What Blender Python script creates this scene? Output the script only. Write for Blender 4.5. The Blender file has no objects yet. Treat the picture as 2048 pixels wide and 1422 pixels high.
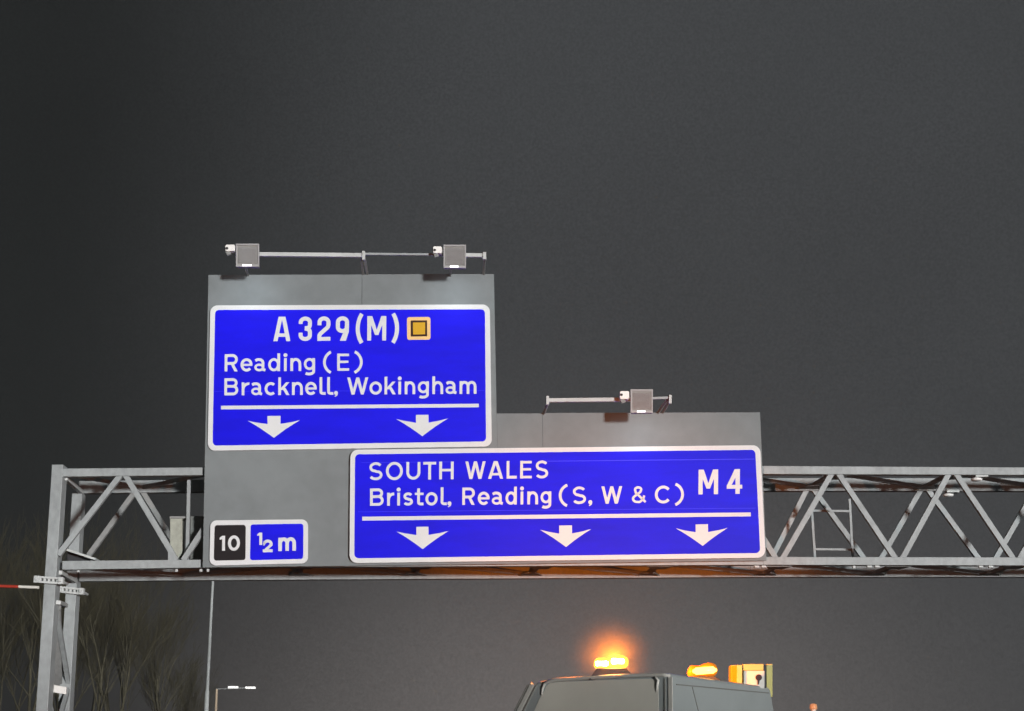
import bpy, bmesh, math, random
from mathutils import Vector, Matrix
R = math.radians
C = bpy.context.scene.collection
sc = bpy.context.scene

# ------------------------------------------------------------------ camera
FPX, CX, CY = 3400.0, 1024.0, 711.0
PITCH = math.atan((1590.0 - 711.0) / FPX)
CAM = Vector((0.0, 0.0, 1.5))
cd = bpy.data.cameras.new("camera")
cam = bpy.data.objects.new("camera", cd)
C.objects.link(cam)
cam.location = CAM
cam.rotation_euler = (math.pi / 2 + PITCH, 0, 0)
cd.sensor_width = 36.0
cd.lens = FPX / 2048.0 * 36.0
cd.clip_start = 0.1
cd.clip_end = 3000
sc.camera = cam
sc.view_settings.view_transform = 'Standard'
sc.view_settings.look = 'None'
sc.view_settings.exposure = 0.0
sc.view_settings.gamma = 1.0
sc.cycles.max_bounces = 6
sc.cycles.volume_bounces = 0
sc.cycles.use_denoising = True
sc.cycles.use_light_tree = False
sc.cycles.sample_clamp_indirect = 1.5

FWD = Vector((0, math.cos(PITCH), math.sin(PITCH)))
UPV = Vector((0, -math.sin(PITCH), math.cos(PITCH)))

def ray(px, py):
    return (Vector((1, 0, 0)) * ((px - CX) / FPX) + UPV * (-(py - CY) / FPX) + FWD)

def P(px, py, Y):
    """photo measurement -> point on the vertical plane y = Y"""
    d = ray(px, py)
    return CAM + d * ((Y - CAM.y) / d.y)

def PP(px, py, pt, n):
    d = ray(px, py)
    return CAM + d * ((pt - CAM).dot(n) / d.dot(n))

# ------------------------------------------------------------------ world: night sky with glow low on the right
w = bpy.data.worlds.new("World")
sc.world = w
w.use_nodes = True
nt = w.node_tree
nt.nodes.clear()
def wn(t, **k):
    n = nt.nodes.new(t)
    for a, b in k.items():
        setattr(n, a, b)
    return n
wl = nt.links.new
tc = wn('ShaderNodeTexCoord')
out = wn('ShaderNodeOutputWorld')
bg = wn('ShaderNodeBackground')
wl(bg.outputs[0], out.inputs[0])
def wmath(op, a, b=None):
    n = wn('ShaderNodeMath', operation=op)
    for i, v in enumerate((a, b)):
        if v is None: continue
        if isinstance(v, (int, float)): n.inputs[i].default_value = v
        else: wl(v, n.inputs[i])
    return n.outputs[0]
sep = wn('ShaderNodeSeparateXYZ')
wl(tc.outputs['Generated'], sep.inputs[0])
azim = wmath('ARCTAN2', sep.outputs[0], sep.outputs[1])      # 0 straight ahead, + right
elev = wmath('ARCSINE', sep.outputs[2])
def bump(x, c, s):
    d = wmath('DIVIDE', wmath('SUBTRACT', x, c), s)
    return wmath('EXPONENT', wmath('MULTIPLY', wmath('MULTIPLY', d, d), -1.0))
# broad urban glow: dim on the far left, brighter to the right
left = wn('ShaderNodeMapRange', interpolation_type='SMOOTHSTEP')
left.inputs['From Min'].default_value = R(-17); left.inputs['From Max'].default_value = R(-1)
wl(azim, left.inputs['Value'])
low = bump(elev, R(0.0), R(13))
town = wmath('MULTIPLY', bump(azim, R(2.6), R(11)), bump(elev, R(0.5), R(6.5)))
def wcol(c, f):
    n = wn('ShaderNodeVectorMath', operation='SCALE')
    n.inputs[0].default_value = c
    if isinstance(f, (int, float)): n.inputs['Scale'].default_value = f
    else: wl(f, n.inputs['Scale'])
    return n.outputs[0]
def wadd(a, b):
    n = wn('ShaderNodeVectorMath', operation='ADD')
    wl(a, n.inputs[0]); wl(b, n.inputs[1])
    return n.outputs[0]
BASE = (0.0178, 0.0196, 0.0198)
acc = wcol(BASE, 1.0)
acc = wadd(acc, wcol((0.0340, 0.0352, 0.0380), left.outputs[0]))
acc = wadd(acc, wcol((0.118, 0.100, 0.091), town))
# uneven thin cloud and camera grain painted in as fine speckle
def wnoise(scale, det, lo, hi):
    n = wn('ShaderNodeTexNoise'); n.inputs['Scale'].default_value = scale; n.inputs['Detail'].default_value = det
    wl(tc.outputs['Generated'], n.inputs['Vector'])
    r = wn('ShaderNodeMapRange'); r.inputs['From Min'].default_value = 0.3; r.inputs['From Max'].default_value = 0.7
    r.inputs['To Min'].default_value = lo; r.inputs['To Max'].default_value = hi; wl(n.outputs[0], r.inputs['Value'])
    return r.outputs[0]
var = wmath('MULTIPLY', wnoise(5.0, 3.0, 0.94, 1.06), wnoise(700.0, 1.0, 0.90, 1.10))
sv = wn('ShaderNodeVectorMath', operation='SCALE'); wl(acc, sv.inputs[0]); wl(var, sv.inputs['Scale'])
wl(sv.outputs[0], bg.inputs['Color'])
bg.inputs['Strength'].default_value = 1.0

# ------------------------------------------------------------------ the light the traffic behind throws forward
sd = bpy.data.lights.new("sun", 'SUN')
sd.energy = 3.85
sd.angle = R(4.0)
sd.color = (1.0, 0.99, 0.97)
sun = bpy.data.objects.new("sun", sd)
C.objects.link(sun)
SAZ, SEL = R(26), R(-0.9)
dirv = Vector((-math.sin(SAZ) * math.cos(SEL), math.cos(SAZ) * math.cos(SEL), -math.sin(SEL)))
sun.rotation_euler = dirv.to_track_quat('-Z', 'Y').to_euler()
sun.location = (10, -30, 5)

# ------------------------------------------------------------------ materials
def mat(name, col, rough=0.6, metal=0.0, spec=0.3, noise=None, noise_scale=8.0, emit=None, estr=0.0, stretch=None, bumpy=0.0):
    m = bpy.data.materials.new(name)
    m.use_nodes = True
    n = m.node_tree
    b = n.nodes['Principled BSDF']
    b.inputs['Base Color'].default_value = (*col, 1)
    b.inputs['Roughness'].default_value = rough
    b.inputs['Metallic'].default_value = metal
    b.inputs['Specular IOR Level'].default_value = spec
    if emit:
        b.inputs['Emission Color'].default_value = (*emit, 1)
        b.inputs['Emission Strength'].default_value = estr
    if noise:
        t = n.nodes.new('ShaderNodeTexCoord')
        mp = n.nodes.new('ShaderNodeMapping')
        if stretch: mp.inputs['Scale'].default_value = stretch
        n.links.new(t.outputs['Object'], mp.inputs[0])
        acc = None
        for sca, det in ((noise_scale, 6.0), (noise_scale * 0.14, 3.0)):
            nz = n.nodes.new('ShaderNodeTexNoise')
            nz.inputs['Scale'].default_value = sca
            nz.inputs['Detail'].default_value = det
            n.links.new(mp.outputs[0], nz.inputs['Vector'])
            if acc is None: acc = nz.outputs[0]
            else:
                ad = n.nodes.new('ShaderNodeMath'); ad.operation = 'ADD'
                n.links.new(acc, ad.inputs[0]); n.links.new(nz.outputs[0], ad.inputs[1])
                hf = n.nodes.new('ShaderNodeMath'); hf.operation = 'MULTIPLY'; hf.inputs[1].default_value = 0.5
                n.links.new(ad.outputs[0], hf.inputs[0]); acc = hf.outputs[0]
        rp = n.nodes.new('ShaderNodeValToRGB')
        rp.color_ramp.elements[0].position = 0.36
        rp.color_ramp.elements[1].position = 0.64
        rp.color_ramp.elements[0].color = (*[c * (1 - noise) for c in col], 1)
        rp.color_ramp.elements[1].color = (*[min(1, c * (1 + noise)) for c in col], 1)
        n.links.new(acc, rp.inputs[0])
        n.links.new(rp.outputs[0], b.inputs['Base Color'])
        if bumpy:
            bp = n.nodes.new('ShaderNodeBump'); bp.inputs['Strength'].default_value = bumpy
            bp.inputs['Distance'].default_value = 0.01
            n.links.new(acc, bp.inputs['Height']); n.links.new(bp.outputs[0], b.inputs['Normal'])
    return m

M = {}
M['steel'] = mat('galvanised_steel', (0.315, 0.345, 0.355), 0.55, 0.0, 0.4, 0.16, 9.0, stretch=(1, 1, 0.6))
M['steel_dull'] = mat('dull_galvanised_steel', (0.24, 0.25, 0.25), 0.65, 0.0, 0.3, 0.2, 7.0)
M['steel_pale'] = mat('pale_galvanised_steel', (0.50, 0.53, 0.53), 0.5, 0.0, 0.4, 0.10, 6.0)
M['panel'] = mat('grey_painted_sheet', (0.187, 0.210, 0.219), 0.6, 0.0, 0.25, 0.09, 3.0)
M['blue'] = mat('blue_reflective_sheeting', (0.007, 0.005, 0.74), 0.45, 0.0, 0.15, 0.13, 2.2, stretch=(0.35, 1, 1.6))
M['seam_glint'] = mat('blue_joint_glint', (0.045, 0.045, 0.95), 0.4, 0.0, 0.2)  # paler blue paints a bright reflection along the joints
M['white'] = mat('white_reflective_sheeting', (0.68, 0.705, 0.725), 0.5, 0.0, 0.2, 0.03, 3.0)
M['black'] = mat('black_sheeting', (0.013, 0.011, 0.013), 0.5, 0.0, 0.2, 0.2, 3.0)
M['amber_sheet'] = mat('amber_sheeting', (0.62, 0.36, 0.022), 0.5, 0.0, 0.2, 0.05, 3.0)
M['peach'] = mat('pale_amber_sheeting', (0.82, 0.55, 0.24), 0.5, 0.0, 0.2, 0.05, 3.0)
M['brownblack'] = mat('dark_brown_sheeting', (0.035, 0.010, 0.004), 0.5)
M['dark'] = mat('dark_metal', (0.04, 0.04, 0.045), 0.6, 0.0, 0.3)
M['grille'] = mat('floodlight_housing', (0.25, 0.25, 0.24), 0.6, 0.0, 0.3, 0.10, 12.0)
M['frame'] = mat('floodlight_frame', (0.36, 0.36, 0.37), 0.5, 0.0, 0.4)
M['led'] = mat('floodlight_led', (0.9, 0.9, 0.9), 0.3, emit=(0.95, 0.97, 1.0), estr=1.6)
M['lantern'] = mat('street_lantern_glow', (0.8, 0.8, 0.8), 0.4, emit=(1.0, 0.97, 0.93), estr=0.9)
M['plastic'] = mat('white_plastic', (0.86, 0.86, 0.84), 0.4, 0.0, 0.4)
M['red'] = mat('red_paint', (0.33, 0.035, 0.02), 0.5, noise=0.1)
M['polewhite'] = mat('white_paint', (0.62, 0.62, 0.58), 0.5, noise=0.08)
M['cabinet'] = mat('weathered_cabinet_paint', (0.36, 0.38, 0.33), 0.6, noise=0.25, noise_scale=6)
M['van'] = mat('grey_van_paint', (0.32, 0.35, 0.35), 0.32, 0.0, 0.35, 0.09, 1.6)
M['vanglass'] = mat('grimy_window', (0.66, 0.64, 0.57), 0.25, 0.0, 0.5, 0.08, 1.3)
M['vantrim'] = mat('van_roof_trim', (0.55, 0.54, 0.50), 0.35, 0.0, 0.5)
M['seal'] = mat('window_seal_rubber', (0.19, 0.19, 0.175), 0.6)
M['rubber'] = mat('rubber', (0.03, 0.03, 0.03), 0.7)
M['yellow'] = mat('yellow_paint', (0.50, 0.46, 0.15), 0.45, 0.0, 0.3, 0.08, 4.0)
M['bark'] = mat('winter_bark', (0.088, 0.082, 0.057), 0.9, 0.0, 0.1, 0.25, 4.0)
M['twig'] = mat('winter_twigs', (0.082, 0.076, 0.048), 0.9, 0.0, 0.1)
M['asphalt'] = mat('asphalt', (0.05, 0.05, 0.052), 0.85, 0.0, 0.3, 0.25, 30.0)
M['grass'] = mat('rough_grass', (0.03, 0.04, 0.016), 0.9, 0.0, 0.1, 0.35, 3.0)
M['paint'] = mat('road_paint', (0.7, 0.7, 0.68), 0.7)
M['beacon_lens'] = mat('amber_lens', (0.55, 0.16, 0.01), 0.3, emit=(1.0, 0.30, 0.015), estr=0.35)
def lens_mat(name, col, strength, clear):
    m = bpy.data.materials.new(name); m.use_nodes = True; n = m.node_tree; n.nodes.clear()
    o = n.nodes.new('ShaderNodeOutputMaterial'); e = n.nodes.new('ShaderNodeEmission'); t = n.nodes.new('ShaderNodeBsdfTransparent'); x = n.nodes.new('ShaderNodeMixShader')
    e.inputs['Color'].default_value = (*col, 1); e.inputs['Strength'].default_value = strength
    t.inputs['Color'].default_value = (1.0, 0.62, 0.25, 1); x.inputs['Fac'].default_value = clear
    n.links.new(e.outputs[0], x.inputs[1]); n.links.new(t.outputs[0], x.inputs[2]); n.links.new(x.outputs[0], o.inputs['Surface'])
    return m
M['beacon_core'] = lens_mat('amber_beacon_lens', (1.0, 0.42, 0.05), 5.0, 0.5)
M['beacon_core_dim'] = mat('amber_beacon_led_dim', (0.8, 0.4, 0.05), 0.3, emit=(1.0, 0.47, 0.07), estr=7.0)

# ------------------------------------------------------------------ mesh helpers
class MB:
    def __init__(s): s.v = []; s.f = []
    def poly(s, pts):
        i = len(s.v); s.v += [tuple(p) for p in pts]; s.f.append(tuple(range(i, i + len(pts))))
    def prism(s, front, ext):
        """closed solid: polygon + the same polygon shifted by vector ext"""
        n = len(front); i = len(s.v); ext = Vector(ext)
        s.v += [tuple(p) for p in front] + [tuple(Vector(p) + ext) for p in front]
        s.f.append(tuple(range(i, i + n)))
        s.f.append(tuple(range(i + 2 * n - 1, i + n - 1, -1)))
        for k in range(n):
            a, b = i + k, i + (k + 1) % n
            s.f.append((b, a, a + n, b + n))
    def hexa(s, a, b):
        """loft between two 4-point loops"""
        i = len(s.v); n = len(a)
        s.v += [tuple(p) for p in a] + [tuple(p) for p in b]
        s.f.append(tuple(range(i + n - 1, i - 1, -1)))
        s.f.append(tuple(range(i + n, i + 2 * n)))
        for k in range(n):
            p, q = i + k, i + (k + 1) % n
            s.f.append((p, q, q + n, p + n))
    def box(s, c, d):
        x, y, z = c; a, b, h = d[0] / 2, d[1] / 2, d[2] / 2
        s.hexa([(x-a,y-b,z-h),(x+a,y-b,z-h),(x+a,y+b,z-h),(x-a,y+b,z-h)],
               [(x-a,y-b,z+h),(x+a,y-b,z+h),(x+a,y+b,z+h),(x-a,y+b,z+h)])
    def beam(s, p, q, wd, hd, side=Vector((0, 1, 0))):
        """bar from p to q; wd across in the picture plane, hd along 'side'"""
        p, q = Vector(p), Vector(q); d = (q - p).normalized()
        sv = (side - d * side.dot(d)).normalized(); u = d.cross(sv).normalized()
        o = [u * (wd/2) + sv * (hd/2), -u * (wd/2) + sv * (hd/2), -u * (wd/2) - sv * (hd/2), u * (wd/2) - sv * (hd/2)]
        s.hexa([p + k for k in o], [q + k for k in o])
    def tube(s, pts, rads, n=8, cap=True):
        rings = []; pts = [Vector(p) for p in pts]
        for k, p in enumerate(pts):
            d = (pts[min(k + 1, len(pts) - 1)] - pts[max(k - 1, 0)]).normalized()
            a = d.orthogonal().normalized(); b = d.cross(a)
            r = rads[k] if hasattr(rads, '__len__') else rads
            i = len(s.v)
            s.v += [tuple(p + (a * math.cos(t) + b * math.sin(t)) * r) for t in [2 * math.pi * j / n for j in range(n)]]
            rings.append(i)
        for i, j in zip(rings, rings[1:]):
            for k in range(n):
                s.f.append((i + k, i + (k + 1) % n, j + (k + 1) % n, j + k))
        if cap:
            s.f.append(tuple(range(rings[0] + n - 1, rings[0] - 1, -1)))
            s.f.append(tuple(range(rings[-1], rings[-1] + n)))
    def build(s, name, m, parent=None, bevel=0.0, smooth=False, fix=True):
        me = bpy.data.meshes.new(name)
        me.from_pydata(s.v, [], s.f); me.update()
        if fix:
            bm = bmesh.new(); bm.from_mesh(me)
            bmesh.ops.recalc_face_normals(bm, faces=bm.faces)
            bm.to_mesh(me); bm.free()
        if smooth:
            for p in me.polygons: p.use_smooth = True
        o = bpy.data.objects.new(name, me)
        me.materials.append(m)
        C.objects.link(o)
        if bevel:
            b = o.modifiers.new('bevel', 'BEVEL'); b.width = bevel; b.segments = 2; b.limit_method = 'ANGLE'
        if parent is not None:
            o.parent = parent
            # keep world position: the parents' transforms are pure translations
            loc = Vector((0, 0, 0)); q = parent
            while q is not None: loc += q.location; q = q.parent
            o.location = -loc
        return o

def tag(o, label, cat, group=None):
    o['label'] = label; o['category'] = cat
    if group: o['group'] = group
    return o
def thing(name, loc, label, cat, group=None):
    o = bpy.data.objects.new(name, None); o.empty_display_size = 0.2
    C.objects.link(o); o.location = loc
    return tag(o, label, cat, group)
def struct(o, kind='structure'):
    o['kind'] = kind; return o

# ------------------------------------------------------------------ ground and road
m = MB(); m.poly([(-250, -60, 0), (250, -60, 0), (250, 300, 0), (-250, 300, 0)])
struct(m.build('ground', M['grass'], fix=False))
m = MB(); m.prism([(-11.0, -59.9, 0.02), (22.0, -59.9, 0.02), (22.0, 299.9, 0.02), (-11.0, 299.9, 0.02)], (0, 0, -0.015))
struct(m.build('road', M['asphalt']))
m = MB()
for x in (-10.2, 21.3):
    m.box((x, 120, 0.0255), (0.2, 359, 0.003))
for x in (-5.6, -2.0, 1.65, 5.3, 8.9, 12.5, 16.1):
    for k in range(40):
        m.box((x, -50 + k * 8.5, 0.0255), (0.14, 2.2, 0.003))
struct(m.build('road_markings', M['paint']))

# ------------------------------------------------------------------ gantry
FY, BY = 39.66, 41.88          # front faces of the front and back trusses
CHD = 0.22
gantry = thing('sign_gantry', P(120, 1422, FY) * 1.0, 'galvanised steel lattice gantry spanning the road and carrying the blue signs', 'gantry')
gantry.location.z = 0
def chord(name, top, bot, Y, dep):
    mm = MB()
    for (x0, a0, b0), (x1, a1, b1) in zip([(t[0], t[1], b) for t, b in zip(top, bot)], [(t[0], t[1], b) for t, b in zip(top[1:], bot[1:])]):
        mm.prism([P(x0, a0, Y), P(x1, a1, Y), P(x1, b1, Y), P(x0, b0, Y)], (0, dep, 0))
    return mm.build(name, M['steel'], gantry, bevel=0.012)
XS = (124, 408, 1527, 2048, 2560)
chord('top_chord', list(zip(XS, (937, 934.6, 931.6, 934.6, 938))), (953.2, 950.2, 948, 949.8, 953), FY, CHD)
chord('bottom_chord', list(zip(XS, (1121.8, 1119, 1113.5, 1114.5, 1116.5))), (1139.4, 1135, 1129.6, 1131, 1133), FY, CHD)
XB = (158, 420, 1500, 2000, 2480)
chord('top_chord', list(zip(XB, (962, 959, 956, 956, 958))), (986.4, 983.4, 981.4, 981.6, 984), BY, CHD)
chord('bottom_chord', list(zip(XB, (1138, 1136, 1130, 1130, 1132))), (1162.3, 1160.2, 1154, 1153.8, 1156), BY, CHD)

def post(lt, rt, yt, lb, rb, yb, Y, dep):
    a, b = P(lt, yt, Y), P(rt, yt, Y)
    c, d = P(rb, yb, Y), P(lb, yb, Y)
    def ground(t, u):
        k = (t.z - 0.0) / (t.z - u.z); return t + (u - t) * k
    c2, d2 = ground(b, c), ground(a, d)
    mm = MB(); mm.prism([a, b, c2, d2], (0, dep, 0))
    base = (c2 + d2) / 2
    mm.box((base.x, base.y + dep / 2, 0.03), (0.8, 0.85, 0.058))
    return mm.build('post', M['steel'], gantry, bevel=0.012)
post(104, 126.5, 929, 71.3, 95.0, 1422, FY - 0.03, 0.42)
post(144, 164, 985.5, 115.5, 138.5, 1422, BY - 0.03, 0.40)
post(2535, 2560, 930, 2560, 2586, 1422, FY - 0.03, 0.42)
post(2440, 2463, 985, 2466, 2490, 1422, BY - 0.03, 0.40)

def bar(p, q, wpx, Y, dep, name='diagonal_brace', m_=None):
    """flat bar drawn between two measured points on one plane"""
    a, b = P(*p, Y + dep / 2), P(*q, Y + dep / 2)
    mm = MB(); mm.beam(a, b, wpx * Y / FPX, dep)
    return mm.build(name, m_ or M['steel'], gantry, bevel=0.006)
YD = FY + 0.04
front = [((117, 1110), (242, 950)), ((251, 950), (353, 1121)), ((367, 1121), (478, 950))]
bx, tx = [602, 842, 1082, 1320, 1558, 1797, 2032, 2266, 2500], [486, 722, 962, 1200, 1440, 1669.5, 1904, 2140, 2374]
for k in range(9):
    front.append(((tx[k] + 7, 948), (bx[k] - 7, 1117)))
    if k < 8: front.append(((bx[k] + 7, 1117), (tx[k + 1] - 7, 948)))
for p, q in front: bar(p, q, 11.0, YD, 0.12)
YK = BY + 0.05
back = [((177, 1112), (270, 984)), ((286, 984), (364, 1110)), ((380, 1112), (470, 984))]
bbx = [602, 830, 1060, 1295, 1528, 1746, 1975, 2200, 2420]; btx = [486, 712, 942, 1176, 1410, 1620, 1848, 2076, 2304]
for k in range(9):
    back.append(((btx[k] + 6, 978), (bbx[k] - 6, 1134)))
    if k < 8: back.append(((bbx[k] + 6, 1134), (btx[k + 1] - 6, 978)))
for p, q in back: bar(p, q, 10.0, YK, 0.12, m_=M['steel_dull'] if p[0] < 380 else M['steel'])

# horizontal bracing between the two trusses, top and bottom, with gussets at the nodes
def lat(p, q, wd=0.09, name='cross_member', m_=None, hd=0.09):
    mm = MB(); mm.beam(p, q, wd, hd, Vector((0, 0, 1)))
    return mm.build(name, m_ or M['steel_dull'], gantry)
for k in range(9):
    lat(P(tx[k], 946, FY + 0.1), P(btx[k], 974, BY + 0.05))
    if k < 8: lat(P(tx[k], 946, FY + 0.1), P(btx[k + 1], 974, BY + 0.05), 0.07)
    lat(P(bx[k], 1127, FY + 0.1), P(bbx[k], 1148, BY + 0.05))
    if k < 8: lat(P(bx[k], 1127, FY + 0.1), P(bbx[k + 1], 1148, BY + 0.05), 0.07)
lat(P(131, 957, FY + 0.2), P(163, 984, BY), 0.10, m_=M['steel_pale'])
lat(P(120, 1145, FY + 0.2), P(151, 1163, BY), 0.10, m_=M['steel_pale'])
lat(P(287, 974, BY - 0.02), P(430, 945, FY + 0.22), 0.06)
lat(P(130, 948, FY + 0.22), P(278, 974, BY - 0.02), 0.05)
lat(P(122, 1133, FY + 0.22), P(365, 1150, BY - 0.02), 0.06)
lat(P(602, 1128, FY + 0.2), P(365, 1150, BY - 0.02), 0.06)
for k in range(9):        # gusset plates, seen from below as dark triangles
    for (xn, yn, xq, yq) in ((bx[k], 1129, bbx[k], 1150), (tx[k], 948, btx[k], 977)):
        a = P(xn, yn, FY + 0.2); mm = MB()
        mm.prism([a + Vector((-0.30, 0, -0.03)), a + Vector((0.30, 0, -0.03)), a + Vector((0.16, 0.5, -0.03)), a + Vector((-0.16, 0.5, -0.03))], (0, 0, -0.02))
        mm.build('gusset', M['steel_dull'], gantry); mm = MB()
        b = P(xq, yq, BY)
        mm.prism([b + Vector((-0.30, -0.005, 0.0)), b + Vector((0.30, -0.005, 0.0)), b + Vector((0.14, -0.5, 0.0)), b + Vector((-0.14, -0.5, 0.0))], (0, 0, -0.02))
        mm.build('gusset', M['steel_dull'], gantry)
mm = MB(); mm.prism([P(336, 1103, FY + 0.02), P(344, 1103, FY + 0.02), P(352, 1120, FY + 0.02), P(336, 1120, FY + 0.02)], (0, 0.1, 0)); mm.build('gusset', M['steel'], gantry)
# bolts and small bolted clips under the bottom chord
for xx in (1513, 1527, 1738, 1754, 1961, 1981):
    a = P(xx, 1133.5, FY + 0.12); mm = MB(); mm.box(a, (0.11, 0.1, 0.05)); mm.build('bolt', M['steel_pale'], gantry, bevel=0.01)
for xx, yy in ((1708, 1134.5), (157, 1142), (353, 1141), (402, 1141), (416, 1141)):
    a = P(xx, yy, FY + 0.14); mm = MB(); mm.box(a, (0.06, 0.06, 0.07)); mm.build('bolt', M['steel_pale'], gantry, bevel=0.01)
# clamp collars with toothed edges round each leg
def collar(x0, y0, x1, y1, Y, teeth):
    mm = MB(); a, b = P(x0, y0, Y), P(x1, y1, Y)
    for s_ in (-0.055, 0.055):
        mm.beam(a + Vector((0, -0.09, s_)), b + Vector((0, -0.09, s_)), 0.05, 0.12)
    for k in range(teeth):
        t = (k + 0.5) / teeth; c = a.lerp(b, t)
        mm.box((c.x, c.y - 0.09, c.z), (0.055, 0.09, 0.08))
    for e, sg in ((a, -1), (b, 1)):
        mm.box((e.x + sg * 0.03, e.y - 0.10, e.z), (0.12, 0.16, 0.16))
        mm.tube([(e.x + sg * 0.02, e.y - 0.22, e.z), (e.x + sg * 0.02, e.y + 0.5, e.z)], 0.035)
    return mm.build('clamp', M['steel_pale'], gantry, bevel=0.008)
collar(79, 1160, 122, 1163, FY - 0.05, 5)
collar(124, 1180, 163, 1184, BY - 0.05, 5)
# bracing between the two legs
lat(P(117, 1205, FY + 0.1), P(132, 1211, BY), 0.11, 'rung', M['steel_pale'])
lat(P(112, 1214, FY + 0.3), P(138, 1372, BY + 0.1), 0.10, 'leg_brace', M['steel'], 0.10)
lat(P(138, 1372, BY + 0.1), P(96, 1520, FY + 0.3), 0.10, 'leg_brace', M['steel'], 0.10)
lat(P(112, 1214, FY + 0.42), P(116, 1380, BY + 0.25), 0.22, 'leg_brace', M['steel_dull'], 0.2)
mm = MB(); mm.prism([P(104.5, 1369, FY + 0.42), P(132.5, 1374, FY + 0.42), P(131.5, 1389, FY + 0.42), P(103, 1384, FY + 0.42)], (0, 0.1, 0)); mm.build('rung', M['plastic'], gantry, bevel=0.01)
lat(P(96, 1405, FY + 0.44), P(106, 1440, BY), 0.14, 'leg_brace', M['steel_pale'])
# knee plate on the walkway end
mm = MB(); mm.beam(P(134, 1100.5, 40.6), P(196, 1121, 40.6), 0.05, 0.5); mm.build('walkway_toe_plate', M['steel_pale'], gantry)
mm = MB(); mm.prism([P(135, 1104, 40.7), P(180, 1119, 40.7), P(180, 1128, 40.7), P(135, 1128, 40.7)], (0, 0.3, 0)); mm.build('walkway_end_plate', M['dark'], gantry)
bar((378, 960), (374.5, 1120), 7, 39.9, 0.06, 'walkway_post')
# cage ladder in the truss
mm = MB()
for p, q in (((1623.5, 1018), (1630, 1118)), ((1699, 998), (1705.5, 1118))): mm.beam(P(*p, 41.0), P(*q, 41.0), 0.055, 0.05)
ld = mm.build('ladder', M['steel'], gantry)
for p, q in (((1625, 1021.5), (1700, 1022.5)), ((1630, 1098.5), (1704, 1099.5))):
    mm = MB(); mm.beam(P(*p, 40.98), P(*q, 40.98), 0.05, 0.05); mm.build('rung', M['steel'], ld)

# cabinets behind the truss
cb = thing('equipment_cabinet', P(352, 1112, 40.05), 'narrow weathered pale cabinet standing inside the truss beside the number sign', 'cabinet')
mm = MB(); mm.prism([P(340, 1037, 40.0), P(364, 1037, 40.0), P(364, 1118, 40.0), P(340, 1118, 40.0)], (0, 0.3, 0)); mm.build('body', M['cabinet'], cb, bevel=0.01)
mm = MB(); mm.prism([P(339.5, 1032.5, 39.97), P(371, 1032.5, 39.97), P(371, 1036.7, 39.97), P(339.5, 1036.7, 39.97)], (0, 0.36, 0)); mm.build('lid', M['steel_dull'], cb)
tb = MB(); tb.prism([P(380.5, 1032, 40.3), P(420, 1032, 40.3), P(420, 1118, 40.3), P(380.5, 1118, 40.3)], (0, 0.35, 0))
tag(tb.build('equipment_cabinet', mat('dark_grey_cabinet', (0.16, 0.175, 0.17), 0.6, noise=0.1), None, bevel=0.01), 'dark grey cabinet in the truss half hidden by the grey sign panel', 'cabinet')

# fittings hanging under the right half of the truss
for (bx0, by0, bx1, by1, dx, dy, Y, lab) in ((1951, 950, 1977, 953.5, 1953, 958.5, FY + 0.1, 'small white fitting hanging under the front top chord of the gantry'),
                                          (1894, 978.5, 1919, 984.5, 1896, 990, BY + 0.0, 'small white fitting hanging under the back top chord of the gantry')):
    th = thing('inspection_lamp', P(dx, dy, Y), lab, 'lamp')
    mm = MB(); mm.prism([P(bx0, by0, Y - 0.06), P(bx1, by0, Y - 0.06), P(bx1, by1, Y - 0.06), P(bx0, by1, Y - 0.06)], (0, 0.25, 0)); mm.build('bracket', M['steel_pale'], th, bevel=0.01)
    mm = MB(); c = P(dx, dy, Y); mm.tube([c + Vector((0, 0, 0.10)), c + Vector((0, 0, 0.03))], [0.05, 0.05]); mm.build('stem', M['dark'], th)
    mm = MB(); mm.tube([c + Vector((0, 0, 0.03)), c + Vector((0, 0, 0.0)), c + Vector((0, 0, -0.035))], [0.10, 0.14, 0.12], 14); mm.build('diffuser', M['plastic'], th, smooth=True)

# ------------------------------------------------------------------ grey backing panels
PY = 39.50
bpn = thing('backing_panel', P(700, 1130, PY), 'large plain grey sheet panel behind the blue signs, taller on its left', 'panel')
g = 0.35
for poly in ([(417, 549.8), (724 - g, 549), (722 - g, 1131.3), (405.5, 1135)],
             [(724 + g, 548.6), (987.8, 548), (993.2, 827 - g), (1002, 1128), (722 + g, 1131)],
             [(993.2 + g, 827), (1085 - g, 826.8), (1088 - g, 1127), (1002 + g, 1128)],
             [(1085 + g, 826), (1520, 824.6), (1533, 1121), (1088 + g, 1126.7)]):
    mm = MB(); mm.prism([P(x, y, PY) for x, y in poly], (0, 0.05, 0)); mm.build('panel_sheet', M['panel'], bpn)
for y0 in (600, 700, 800, 1000, 1090):
    mm = MB(); mm.beam(P(425, y0, PY + 0.10), P(980 if y0 < 830 else 1500, y0, PY + 0.10), 0.08, 0.09); mm.build('stiffener', M['steel_dull'], bpn)
for x0 in (480, 900):
    mm = MB(); mm.beam(P(x0 + 3, 560, PY + 0.20), P(x0, 1130, PY + 0.20), 0.12, 0.11); mm.build('upright', M['steel_dull'], bpn)

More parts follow.
